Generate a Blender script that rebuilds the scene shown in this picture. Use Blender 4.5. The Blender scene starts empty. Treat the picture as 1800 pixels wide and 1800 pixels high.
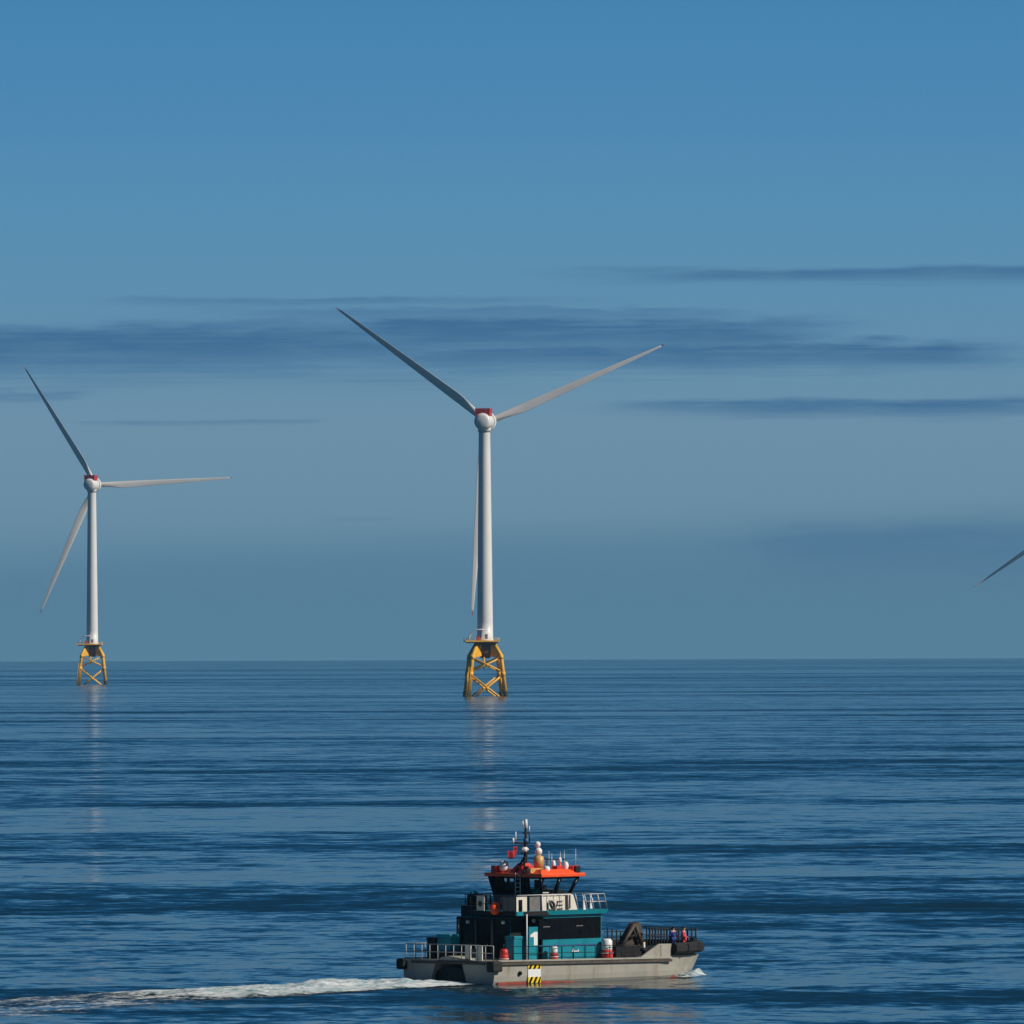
import bpy, bmesh, math, random
from mathutils import Vector, Matrix
random.seed(7)
C = bpy.context.scene.collection
S = bpy.context.scene
R = math.radians

# ------------------------------------------------------------------ camera
F = 16000.0            # focal length in pixels of an 1800 px frame
H = 25.0               # eye height above the sea
REARTH = 20.5e6
PITCH = math.atan(235 / F)
CAMROT = Matrix.Rotation(R(90) + PITCH, 4, 'X') @ Matrix.Rotation(R(-0.19), 4, 'Z')
cd = bpy.data.cameras.new('camera'); cam = bpy.data.objects.new('camera', cd); C.objects.link(cam)
cd.sensor_width = 36; cd.lens = 36 * F / 1800; cd.clip_start = 1; cd.clip_end = 120000
cam.matrix_world = Matrix.Translation((0, 0, H)) @ CAMROT
S.camera = cam

# ------------------------------------------------------------------ exposure
S.view_settings.view_transform = 'Standard'; S.view_settings.look = 'None'
S.view_settings.exposure = 0; S.view_settings.gamma = 1
S.cycles.use_denoising = True
S.cycles.max_bounces = 8

# ------------------------------------------------------------------ sun
SUN_EL, SUN_AZ = 35.0, 110.0     # azimuth clockwise from +Y
sl = bpy.data.lights.new('sun', 'SUN'); sun = bpy.data.objects.new('sun', sl); C.objects.link(sun)
sl.energy = 4.0; sl.angle = R(0.53); sl.color = (1.0, 0.93, 0.83)
sdir = Vector((math.sin(R(SUN_AZ)) * math.cos(R(SUN_EL)), math.cos(R(SUN_AZ)) * math.cos(R(SUN_EL)), math.sin(R(SUN_EL))))
sun.rotation_euler = sdir.to_track_quat('Z', 'Y').to_euler()

# ------------------------------------------------------------------ node helpers
def lin(r, g, b):
    f = lambda c: (c / 255 / 12.92) if c / 255 <= 0.04045 else ((c / 255 + 0.055) / 1.055) ** 2.4
    return (f(r), f(g), f(b), 1)

class X:
    """a scalar socket with arithmetic"""
    def __init__(s, nt, v): s.nt = nt; s.v = v
    def op(s, o, *a, clamp=False):
        n = s.nt.nodes.new('ShaderNodeMath'); n.operation = o; n.use_clamp = clamp
        for i, q in enumerate((s,) + a):
            if isinstance(q, X): q = q.v
            if isinstance(q, (int, float)): n.inputs[i].default_value = q
            else: s.nt.links.new(q, n.inputs[i])
        return X(s.nt, n.outputs[0])
    def __add__(s, o): return s.op('ADD', o)
    def __sub__(s, o): return s.op('SUBTRACT', o)
    def __mul__(s, o): return s.op('MULTIPLY', o)
    def __truediv__(s, o): return s.op('DIVIDE', o)
    def sstep(s, a, b):
        n = s.nt.nodes.new('ShaderNodeMapRange'); n.interpolation_type = 'SMOOTHSTEP'
        s.nt.links.new(s.v, n.inputs[0]); n.inputs[1].default_value = a; n.inputs[2].default_value = b
        return X(s.nt, n.outputs[0])

def xyz(nt, sock):
    n = nt.nodes.new('ShaderNodeSeparateXYZ'); nt.links.new(sock, n.inputs[0])
    return [X(nt, n.outputs[i]) for i in range(3)]
def comb(nt, *v):
    n = nt.nodes.new('ShaderNodeCombineXYZ')
    for i, q in enumerate(v):
        if isinstance(q, X): nt.links.new(q.v, n.inputs[i])
        else: n.inputs[i].default_value = q
    return n.outputs[0]
def noise(nt, vec, scale, detail=2, rough=0.5, dist=0.0):
    n = nt.nodes.new('ShaderNodeTexNoise'); nt.links.new(vec, n.inputs['Vector'])
    n.inputs['Scale'].default_value = scale; n.inputs['Detail'].default_value = detail
    n.inputs['Roughness'].default_value = rough; n.inputs['Distortion'].default_value = dist
    return n
def mixc(nt, fac, a, b):
    n = nt.nodes.new('ShaderNodeMix'); n.data_type = 'RGBA'
    for i, q in ((0, fac), (6, a), (7, b)):
        if isinstance(q, X): q = q.v
        if isinstance(q, (int, float, tuple)): n.inputs[i].default_value = q
        else: nt.links.new(q, n.inputs[i])
    return n.outputs[2]

# ------------------------------------------------------------------ world: clear sky, low blue haze layer, thin streaks of cloud
W = bpy.data.worlds.new('World'); S.world = W; W.use_nodes = True
nt = W.node_tree; nt.nodes.clear()
SKY = 0.05
out = nt.nodes.new('ShaderNodeOutputWorld'); bg = nt.nodes.new('ShaderNodeBackground')
nt.links.new(bg.outputs[0], out.inputs[0]); bg.inputs[1].default_value = SKY
sk = nt.nodes.new('ShaderNodeTexSky'); sk.sky_type = 'NISHITA'; sk.sun_disc = False
sk.sun_elevation = R(SUN_EL); sk.sun_rotation = R(SUN_AZ); sk.altitude = 25; sk.air_density = 0.45; sk.dust_density = 0.0; sk.ozone_density = 2.0
tc = nt.nodes.new('ShaderNodeTexCoord')
dx, dy, dz = xyz(nt, tc.outputs['Generated'])
el = dz.op('ARCSINE'); az = dx.op('ARCTAN2', dy)
# milliradians read more easily: e = elevation, a = azimuth
e = el * 1000; a = az * 1000
rampin = e.op('MULTIPLY', 1 / 400.0, clamp=True)
rp = nt.nodes.new('ShaderNodeValToRGB'); nt.links.new(rampin.v, rp.inputs[0])
stops = [(0, (92, 138, 166)), (5, (96, 140, 168)), (10, (104, 143, 169)), (16, (113, 148, 170)), (25, (112, 148, 173)), (34, (99, 145, 176)),
         (46, (89, 144, 181)), (58, (77, 137, 181)), (71, (69, 132, 178)), (110, (47, 108, 155)), (180, (25, 82, 130)), (300, (11, 62, 107)), (400, (8, 53, 96))]
cr = rp.color_ramp
while len(cr.elements) < len(stops): cr.elements.new(0.5)
for el_, (p, c) in zip(cr.elements, stops):
    q = lin(*c); el_.position = p / 400; el_.color = q
def mrad(px, py): return (px - 900) / 16.0, (1135 - py) / 16.0
wv = comb(nt, a * 0.035, e * 0.30, 0.0)
n1 = noise(nt, wv, 1.0, 5, 0.55); warp = X(nt, n1.outputs['Fac']) - 0.5
wv2 = comb(nt, a * 0.12, e * 0.9, 3.7)
n2 = noise(nt, wv2, 1.0, 4, 0.6); fine = X(nt, n2.outputs['Fac']) - 0.5
wv3 = comb(nt, a * 0.05, e * 2.6, 9.1)
n3 = noise(nt, wv3, 1.0, 4, 0.6); fib = X(nt, n3.outputs['Fac']) - 0.5
total = None
def streak(px0, py0, px1, py1, half, dark, fade0, fade1, wob=1.0):
    """a flat streak of cloud from one direction to another; half = half thickness, fades = soft ends (all in mrad of arc)"""
    global total
    a0, e0 = mrad(px0, py0); a1, e1 = mrad(px1, py1); half /= 16.0
    k = (e1 - e0) / (a1 - a0)
    d = e - (a * k + (e0 - k * a0)) - warp * (4.0 * wob) - fine * (2.3 * wob)
    m = d.sstep(half * 1.25, half * 0.35) * (d - fib * (half * 2.2)).sstep(-half * 2.0, half * 0.1)
    m = m * (a + warp * 30.0).sstep(a0 - fade0 / 16, a0 + fade0 / 16) * (a + warp * 30.0).sstep(a1 + fade1 / 16, a1 - fade1 / 16)
    m = m * (fib * 0.9 + fine * 1.0 + 0.88) * (dark * 1.5)
    total = m if total is None else total.op('MAXIMUM', m)
streak(-2500, 630, 800, 602, 44, 0.70, 500, 320, 0.7)
streak(480, 582, 1420, 587, 32, 0.70, 260, 160, 0.7)
streak(640, 626, 1720, 622, 24, 0.66, 260, 120, 0.7)
streak(250, 527, 900, 527, 8, 0.34, 120, 260, 0.4)
streak(420, 548, 1250, 552, 14, 0.36, 200, 150, 0.8)
streak(1080, 482, 2600, 484, 13, 0.55, 160, 500, 0.4)
streak(1190, 716, 2700, 711, 14, 0.60, 130, 500, 0.4)
streak(-900, 680, 190, 690, 10, 0.35, 200, 80, 1.0)
streak(130, 742, 540, 739, 4, 0.25, 60, 60, 0.1)
streak(600, 912, 700, 911, 3, 0.14, 40, 40, 0.1)
streak(1330, 966, 2900, 960, 46, 0.38, 180, 500, 0.4)
# a long low bank of grey cloud just over the horizon
bank = (e - warp * 3.0 - fine * 1.0 - a * 0.045).sstep(14.5, 9.5) * e.sstep(-4, 5.5) * 0.42
cloudcol = lin(62, 108, 150)
low = mixc(nt, total, mixc(nt, bank, rp.outputs[0], lin(76, 116, 148)), cloudcol)
# rp colours are shown radiance: divide by the background strength
sc = nt.nodes.new('ShaderNodeVectorMath'); sc.operation = 'SCALE'; nt.links.new(low, sc.inputs[0]); sc.inputs['Scale'].default_value = 1 / SKY
full = mixc(nt, e.sstep(200, 700), sc.outputs[0], sk.outputs[0])
nt.links.new(full, bg.inputs[0])

# ------------------------------------------------------------------ materials
def mat(name, col, rough=0.5, spec=0.5, metal=0.0, var=0.12, scale=1.2, dirt=None, dirt_amt=0.0, dirt_scale=0.6):
    m = bpy.data.materials.new(name); m.use_nodes = True; t = m.node_tree
    p = t.nodes['Principled BSDF']
    g = t.nodes.new('ShaderNodeTexCoord')
    n = noise(t, g.outputs['Object'], scale, 4, 0.6)
    f = X(t, n.outputs['Fac'])
    c1 = tuple(c * (1 - var) for c in col) + (1,); c2 = tuple(min(1, c * (1 + var)) for c in col) + (1,)
    c = mixc(t, f.sstep(0.3, 0.7), c1, c2)
    if dirt:
        mp = t.nodes.new('ShaderNodeMapping'); t.links.new(g.outputs['Object'], mp.inputs[0]); mp.inputs['Scale'].default_value = (1, 1, 0.22)
        n2 = noise(t, mp.outputs[0], dirt_scale, 5, 0.65)
        c = mixc(t, X(t, n2.outputs['Fac']).sstep(0.52, 0.75) * dirt_amt, c, tuple(dirt) + (1,))
    t.links.new(c, p.inputs['Base Color'])
    t.links.new((f * 0.25 + (rough - 0.12)).v, p.inputs['Roughness'])
    p.inputs['Specular IOR Level'].default_value = spec; p.inputs['Metallic'].default_value = metal
    return m
M = {}
M['white'] = mat('white_tower_paint', (0.78, 0.78, 0.75), 0.42, scale=0.05, var=0.03, dirt=(0.55, 0.52, 0.46), dirt_amt=0.25, dirt_scale=0.12)
M['blade'] = mat('blade_gelcoat', (0.82, 0.80, 0.76), 0.45, scale=0.05, var=0.05, dirt=(0.6, 0.56, 0.52), dirt_amt=0.3, dirt_scale=0.1)
M['yellow'] = mat('yellow_jacket_paint', (0.95, 0.47, 0.025), 0.5, scale=0.2, var=0.15, dirt=(0.32, 0.11, 0.02), dirt_amt=0.5, dirt_scale=0.35)
M['growth'] = mat('marine_growth', (0.035, 0.03, 0.02), 0.9, scale=0.8, var=0.4)
M['tred'] = mat('red_hoist_deck', (0.50, 0.025, 0.035), 0.5, scale=0.3)
M['grating_shade'] = mat('grating_and_can_shade', (0.15, 0.06, 0.03), 0.7, scale=0.4, var=0.3)  # brown of the platform grating, also used as painted shade on the can
M['gal'] = mat('galvanised_steel', (0.55, 0.56, 0.56), 0.45, metal=0.3, scale=2)
M['railp'] = mat('dull_rail_paint', (0.42, 0.42, 0.40), 0.6, scale=2)
M['hull'] = mat('grey_hull_paint', (0.36, 0.345, 0.29), 0.5, scale=0.7, var=0.07, dirt=(0.21, 0.14, 0.085), dirt_amt=0.6, dirt_scale=1.1)
M['deck'] = mat('deck_grey', (0.13, 0.13, 0.125), 0.8, scale=2, var=0.2)
M['boot'] = mat('red_antifouling', (0.28, 0.045, 0.02), 0.6, scale=1.5, var=0.3)
M['rubber'] = mat('black_rubber', (0.014, 0.013, 0.012), 0.75, scale=2, var=0.3)
M['rail'] = mat('brown_rub_rail', (0.075, 0.06, 0.045), 0.7, scale=2, var=0.3)
M['teal'] = mat('teal_paint', (0.003, 0.22, 0.28), 0.4, scale=0.9, var=0.1, dirt=(0.01, 0.11, 0.13), dirt_amt=0.5, dirt_scale=1.1)
M['orange'] = mat('orange_roof_paint', (0.95, 0.095, 0.014), 0.45, scale=1.2, var=0.1)
M['redp'] = mat('red_plastic', (0.62, 0.035, 0.025), 0.45, scale=3)
M['dark'] = mat('dark_paint', (0.012, 0.013, 0.015), 0.6, 0.25, scale=2, var=0.3)
M['black'] = mat('black_panel', (0.004, 0.004, 0.005), 0.3, 0.2, scale=2, var=0.3)
M['brown'] = mat('brown_crane_paint', (0.06, 0.042, 0.03), 0.6, scale=2, var=0.3)
M['cream'] = mat('cream_paint', (0.72, 0.67, 0.56), 0.5, scale=3, var=0.08, dirt=(0.35, 0.25, 0.14), dirt_amt=0.5, dirt_scale=2.0)
M['wp'] = mat('white_plastic', (0.80, 0.79, 0.77), 0.4, scale=3, var=0.04)
M['greyp'] = mat('grey_panel', (0.16, 0.15, 0.145), 0.6, scale=3)
M['hazy'] = mat('hazard_yellow', (0.85, 0.60, 0.02), 0.5, scale=4, var=0.06)
M['tan'] = mat('tan_brass', (0.58, 0.36, 0.13), 0.4, scale=3)
M['skin'] = mat('skin', (0.55, 0.33, 0.24), 0.6, scale=6)
M['flag'] = mat('red_cloth', (0.40, 0.02, 0.03), 0.8, scale=6)
M['jred'] = mat('red_jacket_cloth', (0.75, 0.07, 0.10), 0.8, scale=6)
M['jblue'] = mat('blue_jacket_cloth', (0.02, 0.04, 0.22), 0.8, scale=6)
M['trous'] = mat('dark_trouser_cloth', (0.02, 0.022, 0.03), 0.85, scale=6)
M['hair'] = mat('dark_hair', (0.02, 0.014, 0.01), 0.7, scale=6)
M['ink'] = mat('dark_marking', (0.05, 0.045, 0.04), 0.6, scale=5)
M['blueb'] = mat('blue_plastic', (0.02, 0.10, 0.24), 0.5, scale=3)
def glass_mat():
    m = bpy.data.materials.new('tinted_glass'); m.use_nodes = True; t = m.node_tree; t.nodes.clear()
    o = t.nodes.new('ShaderNodeOutputMaterial'); mx = t.nodes.new('ShaderNodeMixShader'); tr = t.nodes.new('ShaderNodeBsdfTransparent')
    gl = t.nodes.new('ShaderNodeBsdfGlossy'); fr = t.nodes.new('ShaderNodeLayerWeight'); fr.inputs[0].default_value = 0.3
    tr.inputs[0].default_value = (0.96, 0.98, 0.975, 1); gl.inputs['Roughness'].default_value = 0.03
    t.links.new((X(t, fr.outputs[1]).op('POWER', 3.0) * 0.5 + 0.05).v, mx.inputs[0]); t.links.new(tr.outputs[0], mx.inputs[1]); t.links.new(gl.outputs[0], mx.inputs[2])
    t.links.new(mx.outputs[0], o.inputs[0]); return m
M['glass'] = glass_mat()

# ------------------------------------------------------------------ mesh helpers
class MB:
    def __init__(s): s.bm = bmesh.new()
    def poly(s, verts, faces, smooth=False):
        vs = [s.bm.verts.new(v) for v in verts]
        for f in faces:
            try:
                q = s.bm.faces.new([vs[i] for i in f]); q.smooth = smooth
            except ValueError: pass
        return s
    def box(s, x0, x1, y0, y1, z0, z1):
        v = [(x, y, z) for z in (z0, z1) for y in (y0, y1) for x in (x0, x1)]
        return s.poly(v, [(0, 2, 3, 1), (4, 5, 7, 6), (0, 1, 5, 4), (2, 6, 7, 3), (0, 4, 6, 2), (1, 3, 7, 5)])
    def hexa(s, b, t):
        """b, t: four points each (bottom, top), counter-clockwise from above"""
        return s.poly(list(b) + list(t), [(3, 2, 1, 0), (4, 5, 6, 7)] + [(i, (i + 1) % 4, 4 + (i + 1) % 4, 4 + i) for i in range(4)])
    def prism(s, pts, off):
        n = len(pts); off = Vector(off); p2 = [Vector(p) + off for p in pts]
        s.poly([Vector(p) for p in pts] + p2, [tuple(range(n - 1, -1, -1)), tuple(range(n, 2 * n))] + [(i, (i + 1) % n, n + (i + 1) % n, n + i) for i in range(n)])
        return s
    def tube(s, pts, r, n=8, cap=True):
        pts = [Vector(p) for p in pts]; rs = r if isinstance(r, (list, tuple)) else [r] * len(pts)
        rings = []; up = None
        for i, p in enumerate(pts):
            d = (pts[min(i + 1, len(pts) - 1)] - pts[max(i - 1, 0)]).normalized()
            if up is None:
                up = Vector((0, 0, 1)) if abs(d.z) < 0.9 else Vector((1, 0, 0))
            sx = d.cross(up).normalized(); up = sx.cross(d).normalized()
            rings.append([s.bm.verts.new(p + rs[i] * (math.cos(2 * math.pi * k / n) * sx + math.sin(2 * math.pi * k / n) * up)) for k in range(n)])
        for a_, b_ in zip(rings, rings[1:]):
            for k in range(n):
                f = s.bm.faces.new((a_[k], a_[(k + 1) % n], b_[(k + 1) % n], b_[k])); f.smooth = n > 5
        if cap:
            s.bm.faces.new(rings[0][::-1]); s.bm.faces.new(rings[-1])
        return s
    def lathe(s, prof, n=24, c=(0, 0, 0), axis='z', smooth=True):
        """prof: (radius, height) pairs"""
        rings = []
        c = Vector(c)
        for r, h in prof:
            ring = []
            for k in range(n):
                q = 2 * math.pi * k / n; p = (r * math.cos(q), r * math.sin(q), h)
                if axis == 'y': p = (p[0], p[2], p[1])
                if axis == 'x': p = (p[2], p[0], p[1])
                ring.append(s.bm.verts.new(c + Vector(p)))
            rings.append(ring)
        for a_, b_ in zip(rings, rings[1:]):
            for k in range(n):
                f = s.bm.faces.new((a_[k], a_[(k + 1) % n], b_[(k + 1) % n], b_[k])); f.smooth = smooth
        s.bm.faces.new(rings[0][::-1]); s.bm.faces.new(rings[-1])
        return s
    def ball(s, c, r, n=12, zs=1.0):
        m = n // 2
        prof = [(r * math.sin(math.pi * i / m) + 1e-4, -r * zs * math.cos(math.pi * i / m)) for i in range(m + 1)]
        return s.lathe(prof, n, c)
    def torus(s, c, R_, r, axis='y', n=20, m=8):
        c = Vector(c); g = []
        for i in range(n):
            q = 2 * math.pi * i / n; row = []
            for j in range(m):
                w = 2 * math.pi * j / m; rr = R_ + r * math.cos(w); h = r * math.sin(w)
                p = (rr * math.cos(q), rr * math.sin(q), h)
                if axis == 'y': p = (p[0], p[2], p[1])
                if axis == 'x': p = (p[2], p[0], p[1])
                row.append(s.bm.verts.new(c + Vector(p)))
            g.append(row)
        for i in range(n):
            for j in range(m):
                f = s.bm.faces.new((g[i][j], g[(i + 1) % n][j], g[(i + 1) % n][(j + 1) % m], g[i][(j + 1) % m])); f.smooth = True
        return s
    def build(s, name, m, parent=None, loc=None, bevel=0.0):
        bmesh.ops.recalc_face_normals(s.bm, faces=s.bm.faces)
        me = bpy.data.meshes.new(name); s.bm.to_mesh(me); s.bm.free()
        o = bpy.data.objects.new(name, me); C.objects.link(o)
        if m: me.materials.append(m if not isinstance(m, str) else M[m])
        if parent: o.parent = parent
        if loc: o.location = loc
        if bevel:
            b = o.modifiers.new('bevel', 'BEVEL'); b.width = bevel; b.segments = 2; b.limit_method = 'ANGLE'
        return o
def tag(o, label=None, cat=None, group=None, kind=None):
    for k, v in (('label', label), ('category', cat), ('group', group), ('kind', kind)):
        if v: o[k] = v
    return o
def empty(name, loc, rz=0.0):
    o = bpy.data.objects.new(name, None); C.objects.link(o); o.location = loc; o.rotation_euler = (0, 0, rz); o.empty_display_size = 1
    return o

def seaz(x, y): return -(x * x + y * y) / (2 * REARTH)
def on_sea(px, d):
    x = (px - 900) * d / F
    return (x, d, seaz(x, d))

# ------------------------------------------------------------------ sea
def sea_material():
    m = bpy.data.materials.new('sea_water'); m.use_nodes = True; t = m.node_tree
    p = t.nodes['Principled BSDF']
    g = t.nodes.new('ShaderNodeNewGeometry')
    x, y, z = xyz(t, g.outputs['Position'])
    pos = comb(t, x, y, 0.0)
    def slopes(vec, scale, detail, rough=0.55, dist=0.0):
        n = noise(t, vec, scale, detail, rough, dist)
        sp = t.nodes.new('ShaderNodeSeparateColor'); t.links.new(n.outputs['Color'], sp.inputs[0])
        return X(t, sp.outputs[0]) - 0.5, X(t, sp.outputs[1]) - 0.5, X(t, sp.outputs[2]) - 0.5
    r1 = slopes(pos, 0.55, 3.0, 0.6)                                   # chop, 2 m and less
    r2 = slopes(pos, 0.12, 3.0, 0.6)                                   # wavelets, 8 m
    r3 = slopes(comb(t, x * 0.55, y, 11.0), 0.020, 2.0, 0.5)           # waves, 50 m
    b1 = slopes(comb(t, x * 0.10, y, 23.0), 0.0075, 2.0, 0.5)          # long swell bands
    b2 = slopes(comb(t, x * 0.18, y, 41.0), 0.0022, 2.0, 0.5)          # wide wind streaks
    gust = (b2[2] * 2.2 + 0.9).op('MAXIMUM', 0.35)
    dark = (b1[1] + 0.02).op('MINIMUM', 0.0)                            # the near faces of the longer swells
    sy = r1[1] * 0.36 * gust + r2[1] * 0.44 + r3[1] * 0.28 + dark * 0.74 + b2[1] * 0.20 - 0.022
    for y0, half, amp in ((7300, 160, 0.05), (3520, 75, 0.07), (1830, 26, 0.06), (1452, 42, 0.085), (905, 62, 0.075), (650, 16, 0.04)):
        d = ((y - y0) * (1.0 / half) + (b1[0] * 1.6 + r3[0] * 0.9)).op('ABSOLUTE').sstep(1.5, 0.0)
        sy = sy - d * ((b2[0] * 3.2 + r3[2] * 1.6 + 0.9).op('MAXIMUM', 0.15) * amp * 1.12)
    sx = r1[0] * 0.42 * gust + r2[0] * 0.4
    nv = t.nodes.new('ShaderNodeVectorMath'); nv.operation = 'NORMALIZE'
    t.links.new(comb(t, sx, sy, 1.0), nv.inputs[0])
    t.links.new(nv.outputs[0], p.inputs['Normal'])
    p.inputs['Base Color'].default_value = (0.003, 0.032, 0.054, 1)
    p.inputs['Roughness'].default_value = 0.115
    p.inputs['IOR'].default_value = 1.333
    return m
M['sea'] = sea_material()
def build_sea():
    bm = bmesh.new(); nseg = 256
    rs = [0.0] + [20 * (42000 / 20) ** (i / 220) for i in range(221)]
    prev = None
    for r in rs:
        if r == 0:
            prev = [bm.verts.new((0, 0, 0))]; continue
        ring = [bm.verts.new((r * math.sin(2 * math.pi * k / nseg), r * math.cos(2 * math.pi * k / nseg), -r * r / (2 * REARTH))) for k in range(nseg)]
        for k in range(nseg):
            if len(prev) == 1: f = bm.faces.new((prev[0], ring[(k + 1) % nseg], ring[k]))
            else: f = bm.faces.new((prev[k], prev[(k + 1) % nseg], ring[(k + 1) % nseg], ring[k]))
            f.smooth = True
        prev = ring
    me = bpy.data.meshes.new('sea'); bmesh.ops.recalc_face_normals(bm, faces=bm.faces); bm.to_mesh(me); bm.free()
    if me.polygons[500].normal.z < 0: me.flip_normals()
    o = bpy.data.objects.new('sea', me); C.objects.link(o); me.materials.append(M['sea'])
    return tag(o, kind='structure')
build_sea()

# ------------------------------------------------------------------ wind turbines
YAW = R(-9.5); JROT = R(6.5) - YAW      # nacelle yaw; jacket twist inside the yawed frame
HUBZ, OVER, BR = 138.8, 9.5, 97.3
def rotj(x, y, z):
    c, s = math.cos(JROT), math.sin(JROT)
    return (x * c - y * s, x * s + y * c, z)
def blade_mesh():
    bm = bmesh.new(); rings = []; NS = 44; NP = 20
    for i in range(NS + 1):
        q = i / NS; r = 2.2 + (BR - 2.2) * q
        if q < 0.2:
            k = q / 0.2; k = k * k * (3 - 2 * k); chord = 3.3 * (1 - k) + 5.3 * k; th = 1 - k + 0.30 * k
        else:
            k = (q - 0.2) / 0.8; chord = 5.3 * (1 - k) ** 0.9 * 1.0 + 1.0 * k; th = 0.30 - 0.12 * k
            if q > 0.97: chord *= max(0.25, 1 - ((q - 0.97) / 0.03) ** 2 * 0.75)
        round_ = max(0.0, 1 - q / 0.16)
        tw = R(21 + 13 * (1 - q) ** 2)
        et, ea = Vector((0, 0, 1)), Vector((0, 1, 0))
        cdir = math.cos(tw) * et + math.sin(tw) * ea; ndir = -math.cos(tw) * ea + math.sin(tw) * et
        ax = 0.5 * round_ + 0.33 * (1 - round_)
        ring = []
        for j in range(NP):
            w = 2 * math.pi * j / NP
            cx = math.cos(w); t_ = math.sin(w)
            pos = (0.5 - 0.5 * cx)                      # 0 at the leading edge, 1 at the trailing edge
            foil = t_ * th * (1.0 - 0.72 * pos * (1 - round_)) * 0.5
            p = Vector((r, 0, 0)) + cdir * chord * (ax - pos) + ndir * chord * foil
            p.y += 2.6 * q * q                          # prebend, upwind
            ring.append(bm.verts.new(p))
        rings.append(ring)
    for a_, b_ in zip(rings, rings[1:]):
        for j in range(NP):
            f = bm.faces.new((a_[j], a_[(j + 1) % NP], b_[(j + 1) % NP], b_[j])); f.smooth = True
    bm.faces.new(rings[0]); bm.faces.new(rings[-1])
    bmesh.ops.recalc_face_normals(bm, faces=bm.faces)
    return bm, rings
def make_turbine():
    t = empty('wind_turbine', (0, 0, 0), YAW)
    # jacket: four legs that kink in to the transition piece
    A0, A1, A2 = 9.35, 7.2, 3.9       # half widths at the sea, leg top, kink end
    def leg_at(sx, sy, z):
        if z <= 20.7: k = z / 20.7; h = A0 * (1 - k) + A1 * k
        else: k = (z - 20.7) / 6.3; h = A1 * (1 - k) + A2 * k
        return Vector(rotj(sx * h, sy * h, z))
    for sx, sy in ((-1, -1), (1, -1), (1, 1), (-1, 1)):
        b = MB(); b.tube([leg_at(sx, sy, 2.6), leg_at(sx, sy, 20.7), leg_at(sx, sy, 26.6)], [1.02, 1.0, 0.95], 14)
        for z in (11.3, 19.8): b.tube([leg_at(sx, sy, z - 1.1), leg_at(sx, sy, z + 1.1)], 1.22, 14)
        lg = b.build('leg', 'yellow', t)
        b = MB(); b.tube([leg_at(sx, sy, -3), leg_at(sx, sy, 2.6)], 1.1, 14); b.build('splash_zone', 'growth', lg)
    cs = [(-1, -1), (1, -1), (1, 1), (-1, 1)]
    for i in range(4):
        p, q = cs[i], cs[(i + 1) % 4]
        b = MB(); b.tube([leg_at(*p, 19.6), leg_at(*q, 12.4)], 0.42, 10); b.tube([leg_at(*q, 19.6), leg_at(*p, 12.4)], 0.42, 10)
        m_ = (leg_at(*p, 16) + leg_at(*q, 16)) / 2; b.ball(m_, 0.75, 10); b.build('cross_brace', 'yellow', t)
        b = MB(); b.tube([leg_at(*p, 11.0), leg_at(*q, -3.0)], 0.5, 10); b.tube([leg_at(*q, 11.0), leg_at(*p, -3.0)], 0.5, 10)
        m_ = (leg_at(*p, 4) + leg_at(*q, 4)) / 2; b.ball(m_, 0.85, 10); b.build('cross_brace', 'yellow', t)
    # transition piece: central can with four sloping box girders
    b = MB(); b.lathe([(2.2, 19.2), (3.6, 21.0), (4.3, 22.0), (4.3, 27.6)], 28); can = b.build('central_can', 'grating_shade', t)  # dark brown puts the platform's shade into the can's colour
    for sx, sy in cs:
        b = MB(); u1 = Vector(rotj(sx * 2.0, sy * 2.0, 0)).normalized(); sd = Vector((-u1.y, u1.x, 0)) * 0.9
        p0 = u1 * 4.0; p1 = leg_at(sx, sy, 21.0); p1.z = 0; p1 -= u1 * 0.5
        b.hexa([p0 - sd + Vector((0, 0, 20.3)), p1 - sd + Vector((0, 0, 19.6)), p1 + sd + Vector((0, 0, 19.6)), p0 + sd + Vector((0, 0, 20.3))],
               [p0 - sd + Vector((0, 0, 26.6)), p1 - sd + Vector((0, 0, 22.2)), p1 + sd + Vector((0, 0, 22.2)), p0 + sd + Vector((0, 0, 26.6))])
        b.build('box_girder', 'yellow', can)
    b = MB(); b.tube([(0.2, -4.4, 19.8), (0.2, -4.6, 14)], 0.4, 8); b.build('cable_tube', 'yellow', can)
    b = MB(); pa = leg_at(-1, -1, 0.0); o_ = Vector(rotj(-0.9, -1.5, 0))
    for dx_ in (-0.55, 0.55):
        b.tube([leg_at(-1, -1, -1) + o_ + Vector((dx_, 0, 0)), leg_at(-1, -1, 15) + o_ + Vector((dx_, 0, 0))], 0.16, 6)
    for k in range(18): q = leg_at(-1, -1, 0.4 + k * .8) + o_; b.tube([q - Vector((.55, 0, 0)), q + Vector((.55, 0, 0))], 0.06, 5)
    b.build('boat_landing', 'yellow', t)
    # work platform with railing
    pl = [(-10.8, -7.2), (6.6, -7.2), (7.2, 6.8), (-7.0, 6.8), (-10.8, 2.0)]
    b = MB(); b.prism([rotj(x, y, 27.5) for x, y in pl], (0, 0, 0.75)); pf = b.build('work_platform', 'yellow', t)
    b = MB(); b.prism([rotj(x * 0.9, y * 0.9, 26.9) for x, y in pl], (0, 0, 0.55)); b.build('deck_beams', 'grating_shade', pf)
    b = MB()
    for i in range(5):
        p, q = Vector(rotj(*pl[i], 28.25)), Vector(rotj(*pl[(i + 1) % 5], 28.25)); n = max(2, int((q - p).length / 2.4))
        for k in range(n): w = p.lerp(q, k / n); b.tube([w, w + Vector((0, 0, 1.15))], 0.06, 6)
        for h in (0.6, 1.15): b.tube([p + Vector((0, 0, h)), q + Vector((0, 0, h))], 0.06, 6)
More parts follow.
